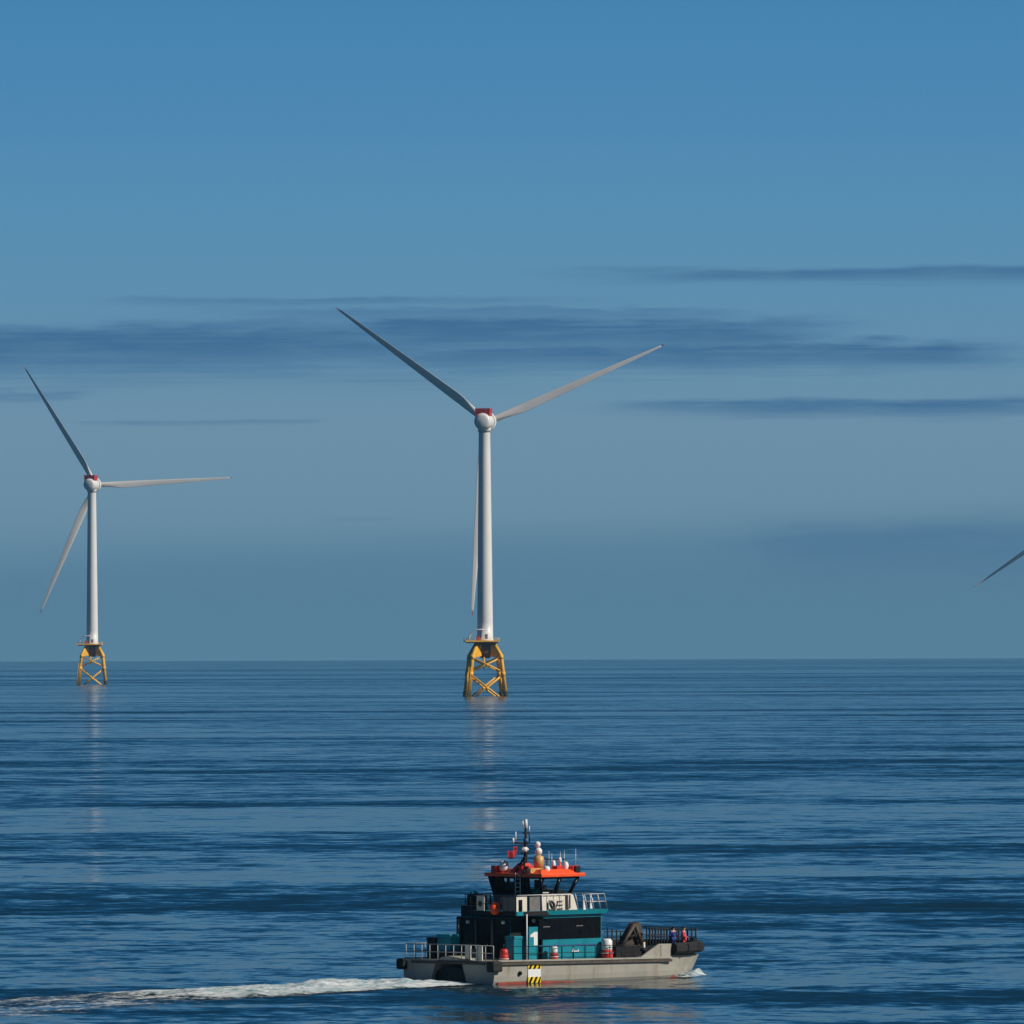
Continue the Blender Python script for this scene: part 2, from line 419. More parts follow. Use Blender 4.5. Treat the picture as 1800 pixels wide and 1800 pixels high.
    b.build('railing', 'yellow', pf)
    b = MB(); c0 = Vector(rotj(-8.6, -5.2, 28.2))
    b.tube([c0, c0 + Vector((0, 0, 2.2)), c0 + Vector((1.4, 0, 3.9)), c0 + Vector((3.4, -0.2, 5.5)), c0 + Vector((8.0, -0.3, 5.6))], [0.42, 0.42, 0.34, 0.3, 0.22], 8)
    b.build('davit_crane', 'wp', pf)
    b = MB(); b.box(-5.0, -3.2, -6.3, -4.6, 28.25, 30.3); cab = b.build('equipment_box', 'tred', pf)
    cab.rotation_euler.z = JROT
    # tower
    def tr(z): k = (z - 28) / 106.0; return 4.05 - 1.15 * k
    b = MB(); b.lathe([(4.35, 28.0), (4.35, 28.6)] + [(tr(28.6 + i * 105.2 / 12), 28.6 + i * 105.2 / 12) for i in range(13)] + [(2.95, 134.2)], 40)
    tw = b.build('tower', 'white', t)
    for z in (54, 80, 107):
        b = MB(); b.lathe([(tr(z) + 0.03, z - 0.12), (tr(z) + 0.05, z), (tr(z) + 0.03, z + 0.12)], 40); b.build('flange_ring', 'white', tw)
    b = MB(); q = R(-70); d_ = Vector((math.cos(q), math.sin(q), 0)); s_ = Vector((-d_.y, d_.x, 0))
    p = d_ * 4.0; b.hexa([p - s_ * 0.6 + Vector((0, 0, 29)), p + d_ * .1 - s_ * 0.6 + Vector((0, 0, 29)), p + d_ * .1 + s_ * 0.6 + Vector((0, 0, 29)), p + s_ * .6 + Vector((0, 0, 29))],
                         [p - s_ * 0.6 + Vector((0, 0, 31.4)), p + d_ * .1 - s_ * 0.6 + Vector((0, 0, 31.4)), p + d_ * .1 + s_ * 0.6 + Vector((0, 0, 31.4)), p + s_ * .6 + Vector((0, 0, 31.4))])
    b.build('door', 'greyp', tw)
    # nacelle: rounded direct drive body, rear end towards -y
    b = MB(); b.lathe([(0.05, -7.6), (2.6, -7.5), (3.6, -7.1), (4.15, -6.2), (4.45, -4.7), (4.55, -1.0), (4.5, 2.2), (4.4, 3.2)], 32, (0, 0, HUBZ), 'y')
    b.lathe([(3.3, 133.6), (3.3, 136.5)], 28)
    nac = b.build('nacelle', 'white', t)
    b = MB(); b.lathe([(5.0, 3.2), (5.25, 3.5), (5.25, 5.4), (5.0, 5.8)], 36, (0, 0, HUBZ), 'y'); b.build('generator_ring', 'white', nac)
    b = MB(); b.box(-3.6, 3.6, -6.0, 1.6, HUBZ + 2.6, HUBZ + 4.7); hd = b.build('hoist_deck', 'tred', nac)
    b = MB()
    for x in (-3.6, -1.2, 1.2, 3.6):
        for y in (-6.0, 1.6): b.box(x - .14, x + .14, y - .14, y + .14, HUBZ + 4.7, HUBZ + 6.9)
    for y in (-6.0, 1.6): b.box(-3.6, 3.6, y - .06, y + .06, HUBZ + 4.7, HUBZ + 6.5)
    for x in (-3.6, 3.6): b.box(x - .06, x + .06, -5.9, 1.5, HUBZ + 4.7, HUBZ + 6.5)
    b.build('guard_rail', 'tred', hd)
    b = MB(); b.box(-0.9, 0.9, -2.5, 0.2, HUBZ + 4.5, HUBZ + 6.6); b.build('cooler', 'dark', hd)
    # hub
    b = MB(); b.lathe([(3.4, 5.8), (3.5, 7.0), (3.5, 10.6), (3.0, 12.2), (2.0, 13.2), (0.05, 13.6)], 28, (0, 0, HUBZ), 'y'); b.build('hub', 'white', t)
    bm, rings = blade_mesh()
    me = bpy.data.meshes.new('blade'); bm.to_mesh(me); bm.free(); me.materials.append(M['blade'])
    tb = MB(); tb.tube([(BR - 0.35, 2.6, 0.0), (BR + 0.9, 2.65, 0.05)], [0.30, 0.10], 8)
    tip0 = None; rb = MB(); rb.lathe([(1.72, 2.0), (1.72, 3.4)], 20, axis='x')
    col0 = None
    for k in range(3):
        bl = bpy.data.objects.new('blade', me); C.objects.link(bl); bl.parent = t; bl.location = (0, OVER, HUBZ)
        if k == 0:
            tip0 = tb.build('blade_tip', 'tred', bl); col0 = rb.build('blade_root_collar', 'white', bl)
        else:
            for o_ in (tip0, col0):
                c_ = o_.copy(); C.objects.link(c_); c_.parent = bl
    return t
def kids(o): return [c for c in bpy.data.objects if c.parent == o]
def copy_tree(o, parent=None):
    c = o.copy(); C.objects.link(c); c.parent = parent
    for ch in kids(o): copy_tree(ch, c)
    return c
def set_rotor(t, psi, flex=0.0):
    k = 0
    for o in kids(t):
        if o.name.split('.')[0] == 'blade': o.rotation_euler = (0, -R(psi + 120 * k + (flex if k == 2 else 0)), 0); k += 1
GT = 'wind turbines of the offshore farm'
turb = make_turbine()
tag(turb, 'tallest white wind turbine on yellow lattice jacket, in the middle above the workboat', 'wind turbine', GT)
turb.location = on_sea(852.0, 4598); set_rotor(turb, 23.2, 1.8)
t2 = copy_tree(turb); t2.location = on_sea(161.5, 6322); set_rotor(t2, 2.6, 2.4); t2.rotation_euler.z = R(-14.5)
tag(t2, 'smaller white wind turbine on yellow jacket with one blade pointing level to the right', 'wind turbine', GT)
t3 = copy_tree(turb); t3.location = on_sea(1851, 9196); set_rotor(t3, 214 - 240); t3.rotation_euler.z = R(-5)
tag(t3, 'far faint wind turbine showing only the outer part of one drooping blade', 'wind turbine', GT)

# ------------------------------------------------------------------ thin sea air
HAZE = 2.2e-5
if HAZE:
    b = MB(); b.box(-43000, 43000, -43000, 43000, -45, 270)
    hz = b.build('haze', None)
    hm = bpy.data.materials.new('sea_air'); hm.use_nodes = True; t = hm.node_tree; t.nodes.clear()
    o_ = t.nodes.new('ShaderNodeOutputMaterial'); v_ = t.nodes.new('ShaderNodeVolumePrincipled')
    v_.inputs['Density'].default_value = HAZE; v_.inputs['Color'].default_value = (0.27, 0.60, 0.86, 1)
    t.links.new(v_.outputs[0], o_.inputs['Volume']); hz.data.materials.append(hm); tag(hz, kind='stuff')

# ------------------------------------------------------------------ workboat (local axes: u forward, w to port, z up)
TH = R(44); BD = 672.0
borig = Vector(on_sea(866.5, BD)); borig.z = 0
BINV = (Matrix.Translation(borig) @ Matrix.Rotation(TH, 4, 'Z')).inverted()
camo = BINV @ Vector((0, 0, H))
def ray(px, py):
    d = CAMROT.to_3x3() @ Vector(((px - 900) / F, -(py - 900) / F, -1))
    return BINV.to_3x3() @ d
def PW(px, py, w):      # point of the boat on the lengthwise plane at w
    d = ray(px, py); k = (w - camo.y) / d.y; return camo + d * k
def PU(px, py, u):      # point of the boat on the crosswise plane at u
    d = ray(px, py); k = (u - camo.x) / d.x; return camo + d * k
BW = 9.8
boat = empty('workboat', borig, TH)
tag(boat, 'grey and teal catamaran workboat with orange wheelhouse roof, under way below the middle turbine', 'boat')

ZD = lambda u: 1.72 - 0.012 * u
def hull():
    us = [0, 0.6, 3, 6, 9, 12, 15, 17, 18.5, 20, 21.2, 22.3, 23.2, 23.8]
    half = [(0.0, 1.0), (0.0, 0.86), (0.04, 0.55), (0.10, 0.18), (0.5, -0.5), (1.4, -0.9), (2.4, -0.7), (2.9, -0.15)]
    arch = [(3.05, 0.10), (3.14, 0.55), (3.5, 0.90), (4.1, 1.10), (4.9, 1.17)]
    b = MB(); rings = []
    for u in us:
        k = max(0, (u - 17.0) / 6.8); top = ZD(u) + (0.16 if u >= 18.4 else 0)
        ins = 2.4 * k ** 2.2
        ring = []
        pts = half + arch
        pts = pts + [(BW - w, z) for w, z in pts[-2::-1]]
        for w, z in pts:
            zz = top if z == 1.0 else (top * z if z > 0.8 else z)
            ww = w if w <= BW / 2 else BW - w
            ww2 = ww + ins * (1 - ww / (BW / 2)) + k * 0.5 * max(0, top - zz) * (1 if ww < 1.4 else 0) * 0.5
            uu = u - 0.34 * k * k * max(0, top - zz)
            ring.append((uu, ww2 if w <= BW / 2 else BW - ww2, zz))
        rings.append([b.bm.verts.new(p) for p in ring])
    n = len(rings[0])
    for a_, c_ in zip(rings, rings[1:]):
        for j in range(n):
            b.bm.faces.new((a_[j], a_[(j + 1) % n], c_[(j + 1) % n], c_[j]))
    for end in (rings[0], rings[-1]): b.bm.faces.new(end)
    return b.build('hull', 'hull', boat)
hl = hull()
# red antifouling showing at the waterline
for w0, w1 in ((-0.012, 0.05),):
    b = MB()
    b.hexa([(0.4, 0.04, -0.3), (19.4, 0.42, -0.3), (19.4, 0.7, -0.3), (0.4, 0.3, -0.3)], [(0.4, 0.045, 0.13), (19.4, 0.40, 0.20), (19.4, 0.7, 0.20), (0.4, 0.3, 0.13)])
    b.build('boot_topping', 'boot', hl)
b = MB(); b.box(0.05, 18.2, 0.1, BW - 0.1, 1.5, 1.53)
b.build('main_deck', 'deck', boat)
b = MB(); b.prism([(18.4, 0.25, 1.62), (20.5, 0.7, 1.62), (22.4, 1.7, 1.62), (23.6, 2.6, 1.62), (23.6, BW - 2.6, 1.62), (22.4, BW - 1.7, 1.62), (20.5, BW - .7, 1.62), (18.4, BW - .25, 1.62)], (0, 0, 0.25))
b.build('fore_deck', 'deck', boat)
# rub rail and deck edge along both sides
for w0 in (-0.16, BW):
    b = MB(); b.hexa([(0.3, w0, 1.42), (18.4, w0, 1.22), (18.4, w0 + .16, 1.22), (0.3, w0 + .16, 1.42)], [(0.3, w0, 1.60), (18.4, w0, 1.42), (18.4, w0 + .16, 1.42), (0.3, w0 + .16, 1.60)])
    rr = b.build('rub_rail', 'rail', boat)
    b = MB(); b.hexa([(0.3, w0 + .02, 1.66), (18.4, w0 + .02, 1.46), (18.4, w0 + .2, 1.46), (0.3, w0 + .2, 1.66)], [(0.3, w0 + .02, 1.78), (18.4, w0 + .02, 1.58), (18.4, w0 + .2, 1.58), (0.3, w0 + .2, 1.78)])
    b.build('deck_edge', 'hull', rr)
# bow bulwark wedges, both sides
for w0 in (-0.02, BW - 0.1):
    z1 = 1.50
    b = MB(); b.prism([(14.95, w0, z1), (18.45, w0, z1 - .05), (18.45, w0, 2.56), (17.15, w0, 2.58)], (0, 0.12, 0)); bw_ = b.build('bow_bulwark', 'hull', boat)
    b = MB(); b.box(17.3, 17.36, w0 - .02, w0, 1.5, 2.5); b.build('weld_seam', 'greyp', bw_)
# black bow fender round the fore end
fp = [(18.5, 0.0), (20.0, 0.22), (21.4, 0.75), (22.6, 1.45), (23.55, 2.25), (23.95, 3.2)]
fp = fp + [(u, BW - w) for u, w in fp[::-1]]
b = MB()
rings = []
for i, (u, w) in enumerate(fp):
    p0 = fp[max(0, i - 1)]; p1 = fp[min(len(fp) - 1, i + 1)]; d = Vector((p1[0] - p0[0], p1[1] - p0[1], 0)).normalized(); o_ = Vector((d.y, -d.x, 0))
    c_ = Vector((u, w, 0)); zt = 2.60; zb = 1.78
    rings.append([b.bm.verts.new(c_ + o_ * a_ + Vector((0, 0, z))) for a_, z in ((-0.25, zb), (0.25, zb), (0.5, zb + .2), (0.5, zt - .2), (0.25, zt), (-0.25, zt))])
for a_, c_ in zip(rings, rings[1:]):
    for j in range(6): b.bm.faces.new((a_[j], a_[(j + 1) % 6], c_[(j + 1) % 6], c_[j]))
b.bm.faces.new(rings[0]); b.bm.faces.new(rings[-1])
fd = b.build('bow_fender', 'rubber', boat)
for u, w in ((20.0, .22), (21.9, 1.0), (23.4, 2.1)): b = MB(); b.box(u - .05, u + .05, w - .56, w + .2, 1.9, 2.5); b.build('fender_strap', 'dark', fd)
# stern corner fenders
for w0 in (-0.35, BW - 0.45):
    b = MB(); b.prism([(-0.45, w0, 0.92), (0.55, w0, 0.92), (0.55, w0, 1.72), (-0.45, w0, 1.72)], (0, 0.8, 0)); b.build('stern_fender', 'rubber', boat, bevel=0.12)
b = MB(); b.box(-0.12, 0.0, 1.0, BW - 1.0, 1.42, 1.6); b.build('stern_rub_bar', 'rail', boat)
# black sheet standing in for the shade in the tunnel between the hulls
b = MB(); b.prism([(.35, 3.05, 0.0), (.35, 3.1, .55), (.35, 3.45, .92), (.35, 4.1, 1.12), (.35, 4.9, 1.19), (.35, 5.7, 1.12), (.35, 6.35, .92), (.35, 6.7, .55), (.35, 6.75, 0.0)], (0.02, 0, 0)); b.build('tunnel_shade', 'black', hl)
# exhaust, boarding mark
p = PW(913.5, 1711, 0)
b = MB(); b.lathe([(0.16, -0.1), (0.16, 0.14)], 14, (p.x, 0, p.z), 'y'); b.build('exhaust_port', 'black', hl)
p0 = PW(928, 1728, 0); p1 = PW(950, 1692, 0)
mx0, mx1, mz0, mz1 = p0.x, p1.x, p0.z, p1.z
b = MB(); b.box(mx0, mx1, -0.03, 0.04, mz0, mz1); bmk = b.build('boarding_mark', 'wp', boat)
bh = (mz1 - mz0) * 0.30; wv_ = mx1 - mx0
for zz in (mz0, mz1 - bh):
    b = MB(); b.box(mx0, mx1, -0.045, -0.03, zz, zz + bh); b.build('yellow_band', 'hazy', bmk)
    b = MB()
    for k in range(3):
        q0 = mx0 + wv_ * (0.02 + k * 0.36); q1 = q0 + wv_ * 0.17; sh = wv_ * 0.20
        b.prism([(q0, -.06, zz), (q1, -.06, zz), (min(mx1, q1 + sh), -.06, zz + bh), (min(mx1 - .02, q0 + sh), -.06, zz + bh)], (0, 0.014, 0))
    b.build('black_stripes', 'black', bmk)

# --- deckhouse
DU0, DU1, DW0, DW1, DZ0, DZ1 = 4.1, 12.35, 1.25, 8.3, 1.53, 4.95
b = MB(); b.box(6.2, DU1, DW0, DW1, DZ0, DZ1); b.box(DU0, 6.2, DW0 + 1.3, DW1, DZ0, DZ1 - .15)
dh = b.build('deckhouse', 'teal', boat, bevel=0.04)
b = MB(); p0 = PW(947, 1649, DW0); p1 = PW(1055.5, 1614.5, DW0)
b.box(p0.x, p1.x, DW0 - .04, DW0 - .002, 3.15, 4.72); b.build('window', 'black', dh)
b = MB(); b.box(DU1 + .002, DU1 + .04, DW0 + .3, DW1 - .3, 3.15, 4.72); b.build('window', 'black', dh)
b = MB(); b.box(p0.x, DU1, DW0 - .05, DW0, 2.62, 2.72)
b.build('wall_seam', 'blueb', dh)
for px in (989, 1008, 1028, 1047): q = PW(px, 1675, DW0); b = MB(); b.box(q.x - .07, q.x + .07, DW0 - .06, DW0, 1.6, 2.55); b.build('wall_rib', 'teal', dh)
q = PW(1010, 1672, DW0)
b = MB(); b.box(q.x - .35, q.x + .35, DW0 - .075, DW0 - .06, q.z - .03, q.z + .04); b.prism([(q.x - .3, DW0 - .075, q.z), (q.x - .05, DW0 - .075, q.z), (q.x - .22, DW0 - .075, q.z + .3)], (0, .012, 0))
b.prism([(q.x + .25, DW0 - .075, q.z), (q.x + .4, DW0 - .075, q.z), (q.x + .3, DW0 - .075, q.z + .18)], (0, .012, 0)); b.build('small_emblem', 'wp', dh)
# aft wall: shade painted as a dark sheet, doors and vents in the lee of the house
b = MB(); b.box(DU0 - .05, DU0, DW0 + 1.3, DW1, DZ0 + .1, 4.75); aw = b.build('aft_wall_shade', 'dark', dh)
for w in (3.4, 5.2, 7.0):
    b = MB(); b.box(DU0 - .1, DU0 - .05, w - .42, w + .42, 1.7, 3.7); d_ = b.build('door', 'black', dh)
    b = MB(); b.box(DU0 - .16, DU0 - .1, w - .34, w - .28, 2.6, 2.8); b.build('handle', 'gal', d_)
b = MB(); b.box(6.15, 6.2 - .002, DW0 + .05, DW0 + 1.3, DZ0, 4.8); b.build('recess_shade', 'dark', dh)  # dark sheets paint the shade inside the door recess
b = MB(); b.box(DU0 + .05, 6.15, DW0 + 1.26, DW0 + 1.3, DZ0 + .05, 4.75); b.build('recess_shade', 'dark', dh)
# numbered fin
p0 = PW(930, 1690, .95); p1 = PW(945.5, 1629, .95)
b = MB(); b.box(p0.x, p1.x, .95, 1.25, 1.53, p1.z); fin = b.build('numbered_panel', 'teal', boat)
q0 = PW(933.5, 1662, .95); q1 = PW(944.5, 1638, .95)
xm = q0.x + (q1.x - q0.x) * 0.42; hgt = q1.z - q0.z
b = MB(); b.prism([(xm, .93, q0.z), (q1.x, .93, q0.z), (q1.x, .93, q1.z), (xm + .06, .93, q1.z), (q0.x - .08, .93, q1.z - hgt * .22), (q0.x - .08, .93, q1.z - hgt * .40), (xm, .93, q1.z - hgt * .36)], (0, .018, 0))
b.build('number_one', 'wp', fin)
# upper (bridge) deck, its edge showing as a teal strip
UD = [(5.4, .95), (12.75, .95), (12.75, 8.85), (5.4, 8.85)]
b = MB(); b.hexa([(5.4, .98, 4.96), (12.55, .98, 4.96), (12.55, 8.8, 4.96), (5.4, 8.8, 4.96)], [(5.4, .9, 5.28), (12.75, .9, 5.28), (12.75, 8.9, 5.28), (5.4, 8.9, 5.28)])
ud = b.build('bridge_deck', 'teal', boat)
p0 = PW(921, 1612, .9); p1 = PW(962, 1612, .9)
b = MB(); b.hexa([(p0.x, .86, 4.95), (p1.x + .25, .86, 4.95), (p1.x + .25, .9, 4.95), (p0.x, .9, 4.95)], [(p0.x, .86, 5.27), (p1.x - .1, .86, 5.27), (p1.x - .1, .9, 5.27), (p0.x, .9, 5.27)]); b.build('dark_edge_strip', 'dark', ud)  # dark strip along part of the teal deck edge
b = MB(); b.box(5.36, 5.4, 1.1, 8.95, 4.93, 5.3); b.build('aft_edge_shade', 'dark', ud)  # dark plate paints the shade on the aft face of the deck
b = MB(); b.box(3.2, 5.395, .92, 6.0, 4.97, 5.275); b.build('aft_overhang', 'teal', ud)
b = MB(); b.box(3.16, 3.196, 1.1, 6.02, 4.95, 5.29); b.build('aft_edge_shade', 'dark', ud)  # same painted shade on the overhang's aft face
b = MB(); b.tube([(3.35, 5.85, 1.53), (3.35, 5.85, 4.97)], .06, 8); b.build('overhang_post', 'dark', boat)

# --- wheelhouse
WU0, WU1, WW0, WW1 = 6.72, 10.35, 1.95, 7.55
b = MB(); b.hexa([(WU0 + .25, WW0 + .25, 5.28), (WU1 - .1, WW0 + .1, 5.28), (WU1 - .1, WW1 - .1, 5.28), (WU0 + .25, WW1 - .25, 5.28)],
                 [(WU0 + .2, WW0 + .2, 6.42), (WU1 - .2, WW0 + .1, 6.42), (WU1 - .2, WW1 - .1, 6.42), (WU0 + .2, WW1 - .2, 6.42)])
wh = b.build('wheelhouse', 'greyp', boat)
bot = [Vector(v) for v in ((WU0 + .30, WW0 + .30, 6.42), (WU1 - .45, WW0 + .30, 6.42), (WU1 - .45, WW1 - .30, 6.42), (WU0 + .30, WW1 - .30, 6.42))]
top = [Vector(v) for v in ((WU0, WW0 + .05, 7.72), (WU1 + .30, WW0 + .05, 7.72), (WU1 + .30, WW1 - .05, 7.72), (WU0, WW1 - .05, 7.72))]
NW = [3, 4, 3, 4]
for i in range(4):
    j = (i + 1) % 4; n = (2, 3, 2, 4)[i]
    for k in range(n):
        a0, a1 = (k + .06) / n, (k + .94) / n
        l0 = bot[i].lerp(bot[j], a0); l1 = bot[i].lerp(bot[j], a1); h0 = top[i].lerp(top[j], a0); h1 = top[i].lerp(top[j], a1)
        l0, l1, h0, h1 = l0.lerp(h0, .08), l1.lerp(h1, .08), l0.lerp(h0, .95), l1.lerp(h1, .95)
        nn = (l1 - l0).cross(h0 - l0).normalized() * 0.03
        dark = (i == 3 and k in (0, 2))
        b = MB(); b.hexa([l0, l1, l1 + nn, l0 + nn], [h0, h1, h1 + nn, h0 + nn]); b.build('window' if not dark else 'door', 'black' if dark else 'glass', wh)
    b = MB()
    for k in range(n):
        q = k / n; b.tube([bot[i].lerp(bot[j], q), top[i].lerp(top[j], q)], 0.13, 6)
    b.tube([bot[i], bot[j]], 0.13, 6); b.tube([top[i], top[j]], 0.12, 6)
    b.build('window_frame', 'black', wh)
b = MB(); b.box(WU1 - 1.7, WU1 - .7, WW0 + .6, WW1 - .6, 6.3, 6.75); b.build('console', 'dark', wh)
b = MB(); b.box(8.1, 8.7, 3.4, 4.0, 6.3, 7.1); b.box(8.0, 8.15, 3.4, 4.0, 6.7, 7.5); b.build('helm_seat', 'dark', wh)
b = MB(); b.box(7.2, 9.0, WW1 - 1.7, WW1 - .5, 6.4, 7.3); b.build('chart_table', 'dark', wh)
q = PW(961, 1571, WW0 + .2)
b = MB(); b.box(q.x - .35, q.x + .35, WW0 + .32, WW0 + .6, 6.42, 6.62); b.build('white_ledge_box', 'wp', wh)
# wheelhouse lower side: cream cladding with dark gear, grey panel, small aft panel
p0 = PW(952, 1606, 1.2); p1 = PW(1006, 1577, 1.2)
b = MB(); b.prism([(p0.x, 1.12, 5.3), (PW(1014, 1605, 1.2).x, 1.12, 5.3), (p1.x, 1.12, 6.45), (p0.x, 1.12, 6.45)], (0, .1, 0)); cl = b.build('cream_cladding', 'cream', boat)
q = PW(968, 1592, 1.1); b = MB(); b.torus((q.x, 1.08, q.z), .34, .07, 'y'); b.tube([(q.x - .2, 1.07, q.z + .4), (q.x + .35, 1.07, q.z - .45)], .07, 6); b.tube([(q.x + .35, 1.07, q.z - .45), (q.x + .75, 1.07, q.z + .3)], .05, 6); b.build('dark_marking', 'ink', cl)
q = PW(984, 1591, 1.1); b = MB()
for z in (-.28, 0, .28): b.box(q.x - .3, q.x + .3, 1.06, 1.12, q.z + z - .04, q.z + z + .04)
b.build('dark_marking', 'ink', cl)
q = PW(998, 1591, 1.1); b = MB(); b.box(q.x - .2, q.x + .2, 1.0, 1.12, 5.4, 6.4); b.build('brown_duct', 'brown', cl)
q0 = PW(903.5, 1605, 1.1); q1 = PW(911, 1605, 1.1); q2 = PW(918, 1605, 1.1); q3 = PW(926, 1605, 1.1)
b = MB(); b.box(max(3.24, q0.x), q1.x, 1.08, 1.15, 5.28, 6.42); b.box(q1.x, q3.x, 1.08, 1.15, 6.15, 6.42); b.box(q2.x, q3.x, 1.08, 1.15, 5.28, 6.15); c2 = b.build('cream_panel', 'cream', boat)
b = MB(); b.box(q1.x, q2.x, 1.16, 1.2, 5.28, 6.15); b.build('dark_opening', 'black', c2)
b = MB(); b.box(PW(931, 1605, 1.1).x, PW(950, 1605, 1.1).x, 1.1, 1.16, 5.28, 6.38); b.build('grey_panel', 'greyp', boat)
# aft end of the bridge deck: panels, rail, buoy
p0 = PU(838, 1606, 3.2); p1 = PU(850.5, 1578, 3.2)
b = MB(); b.box(3.2, 3.27, min(p0.y, p1.y), max(p0.y, p1.y), 5.28, 6.4); c3 = b.build('cream_panel', 'cream', boat)
ym = (p0.y + p1.y) / 2
b = MB(); b.lathe([(.22, -.04), (.22, 0)], 14, (3.2, ym, 5.8), 'x'); b.build('dark_opening', 'brown', c3)
b = MB(); b.box(3.22, 3.27, 1.1, 2.45, 5.28, 6.35); b.build('grey_panel', 'greyp', boat)
def rail(pts, h, name, m, n_mid=1, step=1.1, r=.035, lean=(0, 0)):
    b = MB()
    for (p, q) in zip(pts, pts[1:]):
        p, q = Vector(p), Vector(q); n = max(1, round((q - p).length / step)); L = Vector((lean[0], lean[1], h))
        for k in range(n + 1): w = p.lerp(q, k / n); b.tube([w, w + L], r, 6)
        for k in range(1, n_mid + 2): t_ = k / (n_mid + 1); b.tube([p + L * t_, q + L * t_], r * .9, 6)
    return b.build(name, m, boat)
rail([(10.6, 1.0, 5.28), (12.7, 1.0, 5.28), (12.7, 8.8, 5.28), (10.6, 8.8, 5.28)], 1.15, 'bridge_rail', 'gal', 1, 0.75, .035, (-.32, 0))
rail([(3.25, 1.05, 5.28), (3.25, 5.95, 5.28), (5.4, 5.95, 5.28)], 1.1, 'bridge_rail', 'dark', 1, 0.8)
rail([(5.45, 6.1, 5.28), (5.45, 8.8, 5.28), (10.6, 8.8, 5.28)], 1.1, 'bridge_rail', 'dark', 1, 0.8)
# dark machinery stack and funnel on the port side aft
b = MB(); b.box(4.4, 5.3, 6.2, 8.2, 4.8, 5.6); b.box(5.5, 6.7, 7.7, 8.7, 5.28, 6.35); b.build('funnel_casing', 'dark', boat, bevel=.05)
b = MB(); q = PU(833, 1573, 5.8); b.lathe([(.3, 6.35), (.34, 6.5), (.1, 6.68)], 12, (5.8, q.y, 0)); b.build('vent_cowl', 'teal', boat)
# --- roof
b = MB(); b.hexa([(WU0 - .22, WW0 - .28, 7.74), (WU1 + .72, WW0 - .28, 7.74), (WU1 + .72, WW1 + .28, 7.74), (WU0 - .22, WW1 + .28, 7.74)],
                 [(WU0 - .22, WW0 - .28, 8.02), (WU1 + .72, WW0 - .28, 8.02), (WU1 + .72, WW1 + .28, 8.02), (WU0 - .22, WW1 + .28, 8.02)])
rf = b.build('wheelhouse_roof', 'orange', boat, bevel=.05)
b = MB(); b.hexa([(WU0 + .2, WW0 + .2, 8.02), (WU1 + .2, WW0 + .2, 8.02), (WU1 + .2, WW1 - .2, 8.02), (WU0 + .2, WW1 - .2, 8.02)], [(WU0 + .5, WW0 + .5, 8.3), (WU1 - .2, WW0 + .5, 8.3), (WU1 - .2, WW1 - .5, 8.3), (WU0 + .5, WW1 - .5, 8.3)]); b.build('roof_coaming', 'orange', rf)
def roofp(px, py, w): return PW(px, py, w)
def radome(px, py0, py1, w, r, name='radome'):
    p = PW(px, py0, w); q = PW(px, py1, w); z0 = 8.0
    b = MB(); h = q.z - p.z
    b.lathe([(r * .8, p.z), (r, p.z + h * .15), (r, p.z + h * .6), (r * .85, p.z + h * .82), (r * .5, p.z + h * .96), (.02, q.z)], 16, (p.x, w, 0)); o = b.build(name, 'wp', rf)
    b = MB(); b.lathe([(r * .9, z0), (r * .6, p.z)], 12, (p.x, w, 0)); b.build('radome_mount', 'orange', o)
radome(886, 1531, 1512, 6.3, .34)
radome(994.5, 1534, 1514, 3.0, .24)
radome(961, 1533, 1522, 2.6, .26); radome(973, 1526, 1512, 3.2, .16); radome(984, 1516, 1507, 4.0, .14)
b = MB(); p = PW(947, 1515, 4.4)
b.lathe([(.1, p.z - .5), (.34, p.z - .42), (.42, p.z), (.36, p.z + .4), (.15, p.z + .5)], 14, (p.x, 4.4, 0)); b.tube([(p.x, 4.4, 8.1), (p.x, 4.4, p.z)], .1, 8); sl_ = b.build('searchlight', 'tan', rf)
b = MB(); b.ball((p.x - .03, 4.4, p.z + .78), .30, 12); b.ball((p.x - .12, 4.4, p.z + 1.3), .24, 12); b.tube([(p.x, 4.4, p.z + .4), (p.x - .1, 4.4, p.z + 1.3)], .06, 6); b.build('satellite_dome', 'wp', sl_)
b = MB(); p = PW(943, 1530, 3.2); b.box(p.x - .8, p.x + .8, 3.0, 3.4, 8.05, 8.4); b.build('horn_bracket', 'tan', rf)
for px, w in ((918, 4.6), (930, 3.6), (980, 2.9), (1008, 2.6), (872, 6.9)): p = PW(px, 1533, w); b = MB(); b.box(p.x - .28, p.x + .28, w - .25, w + .25, 8.0, 8.55); b.build('roof_locker', 'redp', rf)
b = MB(); p = PW(1012, 1530, 2.4); b.box(p.x - .2, p.x + .3, 2.2, 2.7, 8.02, 8.5); b.build('roof_lamp', 'dark', rf)
b = MB()
for px, py0, w in ((1012, 1492, 2.3), (985, 1497, 4.5), (992, 1495, 5.0), (965, 1496, 5.5), (970, 1500, 3.4)):
    p = PW(px, 1540, w); q = PW(px, py0, w); b = MB(); b.tube([(p.x, w, 8.0), (p.x, w, q.z)], .022, 6); b.build('whip_antenna', 'gal', rf)
b = MB(); b.tube([PW(960, 1511, 4.2), PW(992, 1511, 4.2)], .04, 6); b.tube([PW(961, 1511, 4.2), PW(961, 1532, 4.2)], .04, 6); b.build('roof_rail', 'dark', rf)
# roof ladder down the aft starboard corner
b = MB(); l0 = PU(906, 1578, WU0 - .3); l1 = PU(906, 1534, WU0 - .3); r0 = PU(914.5, 1578, WU0 - .3); r1 = PU(914.5, 1534, WU0 - .3)
b.tube([l0, l1], .035, 6); b.tube([r0, r1], .035, 6)
for k in range(6): b.tube([l0.lerp(l1, (k + .5) / 6), r0.lerp(r1, (k + .5) / 6)], .025, 6)
b.build('ladder', 'gal', boat)
